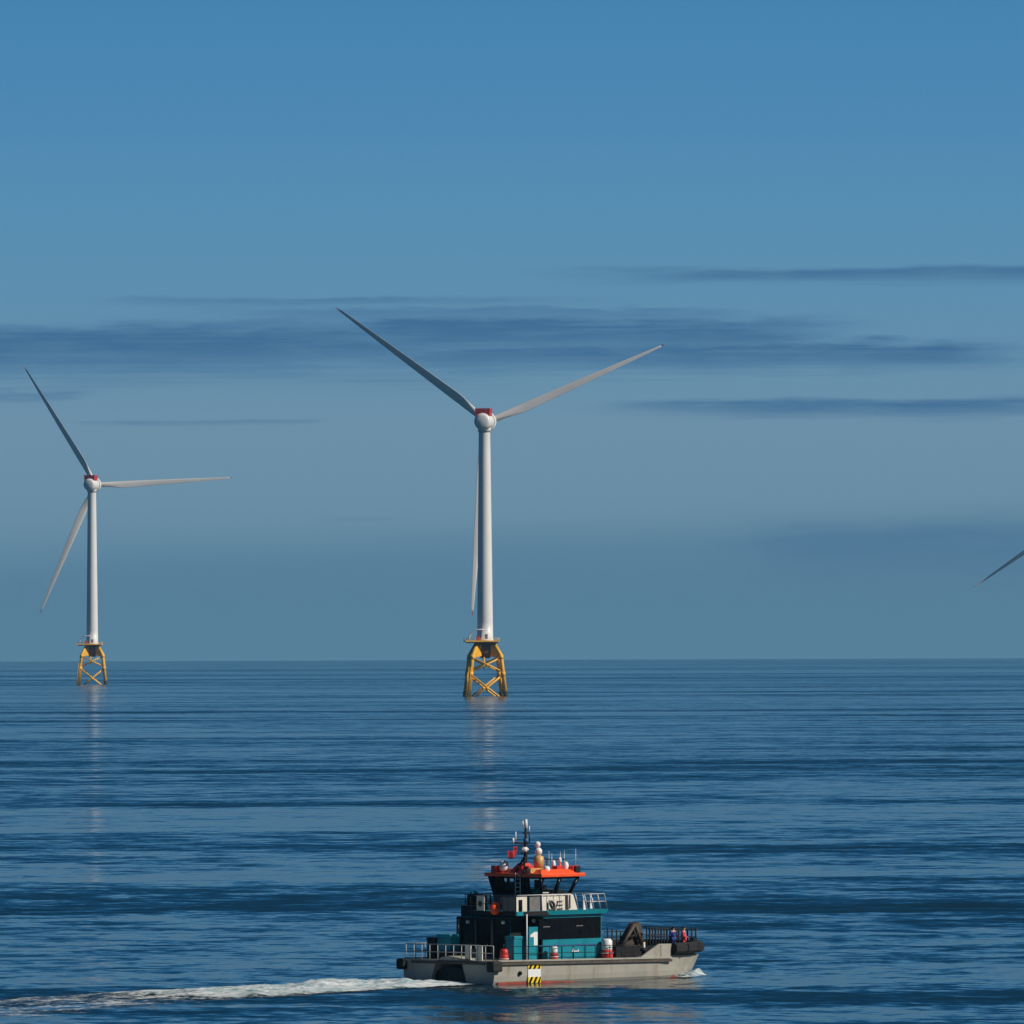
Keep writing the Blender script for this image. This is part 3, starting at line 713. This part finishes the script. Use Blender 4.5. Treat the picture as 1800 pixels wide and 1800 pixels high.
# --- mast
b = MB(); p = PW(921, 1533, 4.8); b.hexa([(p.x - .85, 4.0, 8.02), (p.x + .85, 4.0, 8.02), (p.x + .85, 5.6, 8.02), (p.x - .85, 5.6, 8.02)], [(p.x - .3, 4.5, 8.75), (p.x + .3, 4.5, 8.75), (p.x + .3, 5.1, 8.75), (p.x - .3, 5.1, 8.75)]); b.build('mast_pedestal', 'redp', boat)
MWc = 4.8
def PM(px, py): return PW(px, py, MWc)
b = MB(); f0 = PM(922, 1538)
b.tube([(f0.x, MWc, 8.0), PM(924, 1500), PM(924, 1455)], [.17, .14, .09], 10)
b.tube([PM(905, 1536), PM(922, 1506)], .08, 8); b.tube([PW(921, 1535, MWc - 1.4), PM(923, 1505)], .07, 8)
b.tube([PM(903, 1481), PM(929, 1482)], .06, 8); b.tube([PM(916, 1500), PM(932, 1500)], .05, 8)
b.tube([PM(905, 1492), PM(920, 1484)], .035, 6)
b.tube([PM(919, 1464), PM(931, 1464)], .05, 8); b.tube([PM(931, 1482), PM(930, 1462)], .045, 6)
ms = b.build('mast', 'dark', boat)
b = MB(); p = PM(924.5, 1449); b.tube([PM(924.5, 1456), PM(924.5, 1440)], [.14, .10], 10); b.tube([PM(919, 1452), PM(919, 1443)], .05, 8); b.tube([PM(930.5, 1464), PM(930.5, 1452)], .04, 6); b.build('antenna', 'wp', ms)
b = MB(); b.tube([PM(922, 1497), PM(922, 1489)], [.2, .22], 10); b.tube([PM(917, 1493), PM(928, 1493)], .09, 8); b.build('radar_scanner', 'wp', ms)
b = MB(); b.tube([PM(902, 1482), PM(902, 1473)], .08, 8); b.tube([PM(906.5, 1478), PM(906.5, 1462)], .045, 6); b.build('mast_lamp', 'wp', ms)
b = MB(); b.tube([PM(924.5, 1482), PM(924.5, 1474)], .2, 10); b.build('signal_lantern', 'blueb', ms)
b = MB(); p = PM(901, 1497); b.bm.verts.ensure_lookup_table()
g = []
p0_, p1_ = PM(893.5, 1507), PM(908.5, 1490)
for i in range(9):
    row = []
    for j in range(6):
        u_ = p0_.x + (p1_.x - p0_.x) * i / 8; z_ = p0_.z + (p1_.z - p0_.z) * (j / 5) * (0.75 + .25 * i / 8) - .12 * math.sin(i * .7)
        row.append(b.bm.verts.new((u_, MWc + .16 * math.sin(i * 1.1 + j * .25), z_)))
    g.append(row)
for i in range(8):
    for j in range(5):
        f = b.bm.faces.new((g[i][j], g[i + 1][j], g[i + 1][j + 1], g[i][j + 1])); f.smooth = True
fl = b.build('flag', 'flag')
sd_ = fl.modifiers.new('thickness', 'SOLIDIFY'); sd_.thickness = .03
fl.matrix_world = Matrix.Translation(borig) @ Matrix.Rotation(TH, 4, 'Z')
tag(fl, 'small red flag flying from the mast of the workboat', 'flag')

# --- small fittings
for u, w, z in ((4.0, 6.9, 4.25), (4.0, 3.1, 4.3), (6.1, 2.0, 4.4)):
    b = MB(); b.lathe([(.04, 0), (.14, .03), (.16, .22), (.05, .26)], 10, (u - .1, w, z)); b.box(u - .12, u + .1, w - .03, w + .03, z + .2, z + .28); b.build('deck_lamp', 'wp', boat)
for w, r in ((4.3, .10), (6.1, .08), (7.9, .12)):
    b = MB(); b.tube([(3.93, w, 1.6), (3.93, w, 4.6)], r, 8); b.build('vent_pipe', 'greyp', boat)
b = MB(); b.lathe([(.16, 1.53), (.16, 2.0), (.28, 2.05), (.28, 2.2), (.1, 2.3)], 12, (2.2, 1.0, 0)); b.build('mooring_bollard', 'dark', boat)
b = MB(); b.lathe([(.16, 1.53), (.16, 2.0), (.28, 2.05), (.28, 2.2), (.1, 2.3)], 12, (16.2, .7, 0)); b.build('mooring_bollard', 'dark', boat)
b = MB()
for k in range(4): b.torus((3.0, 4.6, 1.6 + k * .09), .5 - k * .04, .06, 'z')
ro = b.build('coiled_rope', 'cream'); ro.matrix_world = Matrix.Translation(borig) @ Matrix.Rotation(TH, 4, 'Z'); tag(ro, 'coil of pale rope lying on the aft deck behind the stern rail', 'rope')
b = MB()
for px in range(1012, 1058, 6): p = PW(px, 1648, DW0); b.tube([(p.x, DW0 - .06, 3.15), (p.x, DW0 - .06, 4.72)], .012, 5)
b.build('window_bars', 'dark', dh)
for px in (960, 1018): p = PW(px, 1630, DW0); b = MB(); b.box(p.x - .35, p.x + .35, DW0 - .06, DW0 - .04, 4.05, 4.12); b.build('window_wiper', 'greyp', dh)
for k in range(5):
    px = 953 + k * 11.5; p = PW(px, 1604, .98); b = MB(); b.tube([(p.x, .98, 5.25), (p.x, .98, 6.5)], .03, 6); b.build('stanchion', 'wp', boat)
b = MB(); p = PW(1012, 1604, .98); b.tube([(3.3, .98, 6.48), (p.x - .5, .98, 6.48)], .03, 6); b.build('hand_rail', 'wp', boat)
for px, py, w in ((1028, 1592, 1.05), (1040, 1590, 1.05)):
    p = PW(px, py, w); b = MB(); b.box(p.x - .14, p.x + .14, w, w + .12, p.z - .3, p.z + .45); b.build('life_jacket_box', 'wp', boat)
for px in (1150, 1162, 1172): p = PW(px, 1655, 4.4); b = MB(); b.lathe([(.22, 1.6), (.26, 1.9), (.26, 2.4), (.16, 2.55)], 10, (p.x, 4.4, 0)); b.build('deck_fitting', 'dark', boat)
# --- aft deck gear
rail([(0.1, 0.2, 1.72), (0.1, BW - .2, 1.72)], 1.12, 'stern_rail', 'railp', 1, .85, .036)
rail([(0.1, BW - .2, 1.72), (4.0, BW - .2, 1.72)], 1.1, 'side_rail', 'railp', 1, .9, .032)
rail([(2.0, .12, 1.74), (14.6, .12, 1.56)], 1.0, 'side_rail', 'dark', 1, 1.3, .03)
b = MB()
for px0, px1 in ((711, 716), (742, 740), (806, 802)):
    pass
for px0, px1, py0, py1 in ((818, 828, 1663, 1689), (836, 848, 1664, 1688)):
    p = PU(px0, py1, .16); q = PU(px1, py0, .16); b.box(.12, .2, q.y, p.y, 1.74, 2.85)
b.build('mesh_gate', 'cream', boat)
b = MB(); p = PU(833, 1675, .14); b.box(.1, .13, p.y - .25, p.y + .25, 1.9, 2.6); b.build('gate_cover', 'ink', boat)
b = MB(); q = PU(823, 1688, 1.5)
for k in range(3): b.box(1.0, 1.9, 5.2 + k * .02, 6.9, 1.53 + k * .28, 1.78 + k * .28)
b.build('grating_stack', 'dark', boat)
def crate(name, m, u0, u1, w0, w1, z0, z1, label, cat, lid=None, group=None):
    t = empty(name, boat.matrix_basis @ Vector(((u0 + u1) / 2, (w0 + w1) / 2, z0)) if False else (Matrix.Translation(borig) @ Matrix.Rotation(TH, 4, 'Z')) @ Vector(((u0 + u1) / 2, (w0 + w1) / 2, z0)), TH)
    hu, hw, hh = (u1 - u0) / 2, (w1 - w0) / 2, z1 - z0
    b = MB(); b.box(-hu, hu, -hw, hw, 0, hh * .86); b.build('box_body', m, t, bevel=.04)
    b = MB(); b.box(-hu - .04, hu + .04, -hw - .04, hw + .04, hh * .86, hh); b.build('lid', lid or m, t, bevel=.04)
    tag(t, label, cat, group); return t
p0 = PU(770, 1690, 1.6); p1 = PU(800, 1642, 1.6)
crate('deck_locker', 'teal', 1.2, 2.2, 6.0, 7.4, 1.53, 3.55, 'tall teal locker with white lid corner on the aft deck behind the stern rail', 'locker')
crate('generator_box', 'dark', 1.0, 1.9, 7.5, 8.3, 1.53, 3.3, 'black machinery box beside the teal locker at the stern rail', 'machinery box')
# teal locker below the ladder, lit on its side
crate('stair_locker', 'teal', 3.35, 4.75, 1.45, 2.3, 1.53, 3.45, 'square teal locker on the side deck left of the number one', 'locker')
def canister(px, py0, py1, w, label, wide=.42, top='wp', tall=.5):
    p = PW(px, py0, w); q = PW(px, py1, w); z0 = 1.53
    t = empty('life_raft_canister', (Matrix.Translation(borig) @ Matrix.Rotation(TH, 4, 'Z')) @ Vector((p.x, w, z0)), TH)
    h = q.z - z0
    b = MB(); b.lathe([(wide * .8, 0), (wide, h * .08), (wide, h * tall * .9), (wide * .9, h * tall)], 16); b.build('drum', 'redp', t)
    b = MB(); b.lathe([(wide * .85, h * tall), (wide * .9, h * (tall + .06)), (wide * .9, h * .9), (wide * .6, h)], 16); b.build('cover', top, t)
    b = MB(); b.torus((0, 0, h * .3), wide + .02, .03, 'z'); b.build('strap', 'wp', t)
    tag(t, label, 'life raft canister', 'red drums along the side deck')
canister(1067, 1683, 1650, .7, 'red drum with tall white cover at the front end of the teal deckhouse', .44, 'wp', .45)
canister(974, 1687, 1663, .6, 'red drum with small white cap standing before the teal wall right of the number one', .3, 'wp', .55)
canister(886, 1687, 1668, .55, 'low red drum at the black stern corner fender', .33, 'redp', .6)
# life buoy with red float on the aft rail of the bridge deck
p = PU(871, 1597, 3.1)
b = MB(); b.torus((0, 0, 0), .34, .15, 'x'); b.ball((-.15, -.12, -.05), .36, 14); lb = b.build('lifebuoy', 'orange')
lb.matrix_world = (Matrix.Translation(borig) @ Matrix.Rotation(TH, 4, 'Z')) @ Matrix.Translation((3.03, p.y, p.z))
tag(lb, 'round orange lifebuoy with float hanging on the aft rail of the bridge deck', 'lifebuoy')
# white pole by the recess
b = MB(); p0 = PW(926, 1690, .5); p1 = PW(926, 1607, .5); b.tube([p0, p1], .05, 8); b.build('white_pole', 'wp', boat)
b = MB(); p0 = PW(1132, 1682, 1.0); p1 = PW(1132, 1656, 1.0); b.tube([p0, p1], .09, 8); b.build('white_post', 'cream', boat)
# --- fore deck crane (folded) and tall dark stanchions
cw = 3.6
b = MB()
pts = [PW(x, y, cw) for x, y in ((1092, 1664), (1103, 1641), (1113, 1624), (1121, 1620), (1128, 1627), (1133, 1662))]
b.prism(pts, (0, .5, 0)); b.tube([PW(1090, 1668, cw - .3), PW(1116, 1624, cw - .3)], .16, 8); b.tube([PW(1116, 1624, cw - .3), PW(1128, 1660, cw - .3)], .16, 8)
p = PW(1112, 1664, cw); b.box(p.x - 1.3, p.x + 1.1, cw - .5, cw + 1.0, 1.53, p.z + .1)
cr_ = b.build('deck_crane', 'brown', boat)
b = MB(); b.tube([PW(1104, 1650, cw - .4), PW(1122, 1640, cw - .4)], .1, 8); b.tube([PW(1119, 1622, cw + .25), PW(1122, 1655, cw + .25)], .2, 8); b.build('crane_boom', 'dark', cr_)
b = MB()
for i in range(15):
    px = 1137 + i * 5.1; w = 2.9 + i * .075; p = PW(px, 1655, w); b.tube([(p.x, w, 1.6), (p.x, w, PW(px, 1627 + i * .25 + (i * 7 % 4), w).z)], .085 if i % 2 else .06, 6)
for (ya, yb) in ((1631, 1634), (1645, 1647)):
    b.tube([PW(1136, ya, 2.9), PW(1224, yb, 4.2)], .06, 6)
b.build('fore_rail', 'dark', boat)
b = MB()
for px in (1068, 1076, 1084, 1091): p = PW(px, 1655, 4.0); b.tube([(p.x, 4.0, 1.53), (p.x, 4.0, PW(px, 1630 + (px - 1068) * .3, 4.0).z)], .06, 6)
b.tube([PW(1062, 1638, 4), PW(1096, 1637, 4)], .04, 6); b.tube([PW(1062, 1648, 4), PW(1096, 1648, 4)], .04, 6)
b.build('fore_rail', 'dark', boat)
b = MB()
for px in (1216, 1223): p = PW(px, 1650, 3.6); b.tube([(p.x, 3.6, 1.7), (p.x, 3.6, PW(px, 1630, 3.6).z)], .06, 6)
p = PW(1219, 1655, 3.6); b.box(p.x - .2, p.x + .2, 3.4, 3.8, 1.87, 2.75); b.build('boarding_post', 'dark', boat)
b = MB(); p = PW(1145, 1655, 2.0); b.box(PW(1080, 1660, 2.6).x, PW(1160, 1660, 2.6).x, 2.4, 3.2, 1.53, 2.35); b.build('hatch_box', 'dark', boat)

# ------------------------------------------------------------------ people on the fore deck
def person(u, w, z, facing, jacket, label, hood=False):
    mw = (Matrix.Translation(borig) @ Matrix.Rotation(TH, 4, 'Z'))
    root = empty('person', mw @ Vector((u, w, z)), TH + facing)
    V = {'pel': ((0, 0, .95), .155), 'bel': ((0, 0, 1.12), .15), 'che': ((.01, 0, 1.34), .175), 'nek': ((.02, 0, 1.53), .06), 'hd0': ((.035, 0, 1.62), .085), 'hd1': ((.04, 0, 1.72), .095),
         'hipl': ((0, .10, .9), .1), 'knl': ((.03, .11, .5), .065), 'anl': ((0, .115, .09), .045), 'tol': ((.17, .13, .04), .04),
         'hipr': ((0, -.10, .9), .1), 'knr': ((.03, -.11, .5), .065), 'anr': ((0, -.115, .09), .045), 'tor': ((.17, -.13, .04), .04),
         'shl': ((0, .20, 1.42), .075), 'ell': ((.04, .29, 1.14), .05), 'wrl': ((.22, .26, .98), .035), 'hal': ((.31, .24, .98), .04),
         'shr': ((0, -.20, 1.42), .075), 'elr': ((.04, -.29, 1.14), .05), 'wrr': ((.24, -.24, 1.02), .035), 'har': ((.33, -.22, 1.03), .04)}
    E = [('pel', 'bel'), ('bel', 'che'), ('che', 'nek'), ('nek', 'hd0'), ('hd0', 'hd1'), ('pel', 'hipl'), ('hipl', 'knl'), ('knl', 'anl'), ('anl', 'tol'), ('pel', 'hipr'), ('hipr', 'knr'), ('knr', 'anr'), ('anr', 'tor'),
         ('che', 'shl'), ('shl', 'ell'), ('ell', 'wrl'), ('wrl', 'hal'), ('che', 'shr'), ('shr', 'elr'), ('elr', 'wrr'), ('wrr', 'har')]
    def skin(name, keys, m, scale=1.0, parent=root, sub=2):
        ks = [k for k in V if k in keys]; idx = {k: i for i, k in enumerate(ks)}
        me = bpy.data.meshes.new(name); me.from_pydata([V[k][0] for k in ks], [(idx[a_], idx[b_]) for a_, b_ in E if a_ in idx and b_ in idx], [])
        o = bpy.data.objects.new(name, me); C.objects.link(o); o.parent = parent; me.materials.append(M[m])
        sm = o.modifiers.new('skin', 'SKIN'); sm.use_smooth_shade = True
        for k in ks:
            r_ = V[k][1] * scale; me.skin_vertices[0].data[idx[k]].radius = (r_, r_)
        me.skin_vertices[0].data[0].use_root = True
        o.modifiers.new('sub', 'SUBSURF').render_levels = sub
        return o
    skin('body', list(V), 'skin')
    skin('jacket', ['pel', 'bel', 'che', 'shl', 'ell', 'wrl', 'shr', 'elr', 'wrr'], jacket, 1.14)
    skin('trousers', ['pel', 'hipl', 'knl', 'anl', 'hipr', 'knr', 'anr'], jacket, 1.16)
    b = MB(); b.ball((.0, 0, 1.76), .115, 12, .85); b.build('hair' if not hood else 'hood', 'hair' if not hood else jacket, root)
    b = MB()
    for s_ in (-1, 1):
        b.ball((.045, s_ * .10, 1.69), .022, 8)
    b.ball((.14, 0, 1.68), .02, 8); b.build('face_features', 'skin', root)
    tag(root, label, 'person'); return root
p = PW(1202, 1650, 3.0); person(p.x, 3.0, 1.87, R(-60), 'jred', 'person in red coveralls standing at the rail above the bow fender')
p = PW(1184, 1650, 3.3); person(p.x, 3.3, 1.87, R(70), 'jblue', 'person in dark blue coveralls on the fore deck beside the one in red')

# ------------------------------------------------------------------ foam of the wake
def foam_material():
    m = bpy.data.materials.new('sea_foam'); m.use_nodes = True; t = m.node_tree
    p = t.nodes['Principled BSDF']; o = t.nodes['Material Output']
    at = t.nodes.new('ShaderNodeAttribute'); at.attribute_name = 'cover'
    g = t.nodes.new('ShaderNodeTexCoord')
    mp = t.nodes.new('ShaderNodeMapping'); t.links.new(g.outputs['Object'], mp.inputs[0]); mp.inputs['Scale'].default_value = (0.45, 1, 1)
    n = noise(t, mp.outputs[0], 0.7, 6, 0.66, 0.6); n2 = noise(t, g.outputs['Object'], 2.3, 4, 0.65)
    f = X(t, n.outputs['Fac']) * 0.65 + X(t, n2.outputs['Fac']) * 0.35
    cov = X(t, at.outputs['Fac'])
    al = (f + cov - 1.0).sstep(-0.06, 0.20)
    c = mixc(t, f.sstep(0.35, 0.65), (0.22, 0.38, 0.42, 1), (0.80, 0.81, 0.80, 1))
    t.links.new(c, p.inputs['Base Color']); p.inputs['Roughness'].default_value = 0.8
    t.links.new(al.v, p.inputs['Alpha'])
    bp = t.nodes.new('ShaderNodeBump'); bp.inputs['Strength'].default_value = 0.8; bp.inputs['Distance'].default_value = 0.3
    t.links.new(f.v, bp.inputs['Height']); t.links.new(bp.outputs[0], p.inputs['Normal'])
    return m
M['foam'] = foam_material()
from mathutils import noise as mnoise
def foam_strip(name, path, width, height, cover, parent_mw, nv=26):
    """path: list of (s) positions; functions of s in metres along the strip"""
    bm = bmesh.new(); lay = bm.verts.layers.float.new('cover'); g = []
    for (u, w, dirx, diry), wd, hg, cv in zip(path, width, height, cover):
        row = []
        for j in range(nv):
            q = j / (nv - 1) * 2 - 1
            x = u - diry * q * wd; y = w + dirx * q * wd
            prof = max(0.0, 1 - q * q)
            nz = mnoise.fractal(Vector((x * .35, y * .35, 0)), 0.9, 2.0, 4)
            nz2 = mnoise.noise(Vector((x * 1.3, y * 1.3, 4)))
            z = 0.03 + hg * prof * max(0.05, 0.75 + 0.9 * nz + .35 * nz2)
            v = bm.verts.new((x, y, z)); v[lay] = cv * (0.52 + 0.48 * min(1, prof * 1.6) ** 0.8); row.append(v)
        g.append(row)
    for a_, b_ in zip(g, g[1:]):
        for j in range(nv - 1):
            f = bm.faces.new((a_[j], a_[j + 1], b_[j + 1], b_[j])); f.smooth = True
    bmesh.ops.recalc_face_normals(bm, faces=bm.faces)
    me = bpy.data.meshes.new(name); bm.to_mesh(me); bm.free(); me.materials.append(M['foam'])
    o = bpy.data.objects.new(name, me); C.objects.link(o); o.matrix_world = parent_mw
    return o
BM_ = Matrix.Translation(borig) @ Matrix.Rotation(TH, 4, 'Z')
N = 260
ss = [0.2 - i * 63.0 / N for i in range(N)]
wk = foam_strip('wake_foam', [(s, 4.9 - 9.0 * (min(0, s) / 46) ** 2 + 0.25 * math.sin(s * .35), 1, 0) for s in ss],
                [3.8 + min(6.5, -s * .17 if s < 0 else 0) for s in ss],
                [0.08 + 0.50 * max(0, min(1, (0.2 - s) / 7)) * math.exp(-max(0, -s) / 30) for s in ss],
                [(0.90 if s > -12 else max(0.48, 0.88 - 0.0145 * (-s - 12))) + 0.07 * mnoise.noise(Vector((s * .22, 3.1, 0))) for s in ss], BM_, 40)
tag(wk, kind='stuff')
# small bow wave and the wash along the hull
def side_w(u): k = max(0, (u - 17.0) / 6.8); return 2.4 * k ** 2.2 * 1.0 + 0.1
N2 = 60; us = [23.4 - i * 9.0 / N2 for i in range(N2)]
bwv = foam_strip('bow_wave', [(u - .1, side_w(u) - 0.35 - .05 * (23.4 - u), 1, 0) for u in us], [0.9 + .03 * (23.4 - u) for u in us],
                 [0.5 * math.exp(-(23.4 - u) / 4.0) + .08 for u in us], [0.74 * math.exp(-max(0, 21.9 - u) / 9) for u in us], BM_, 16)
tag(bwv, kind='stuff')
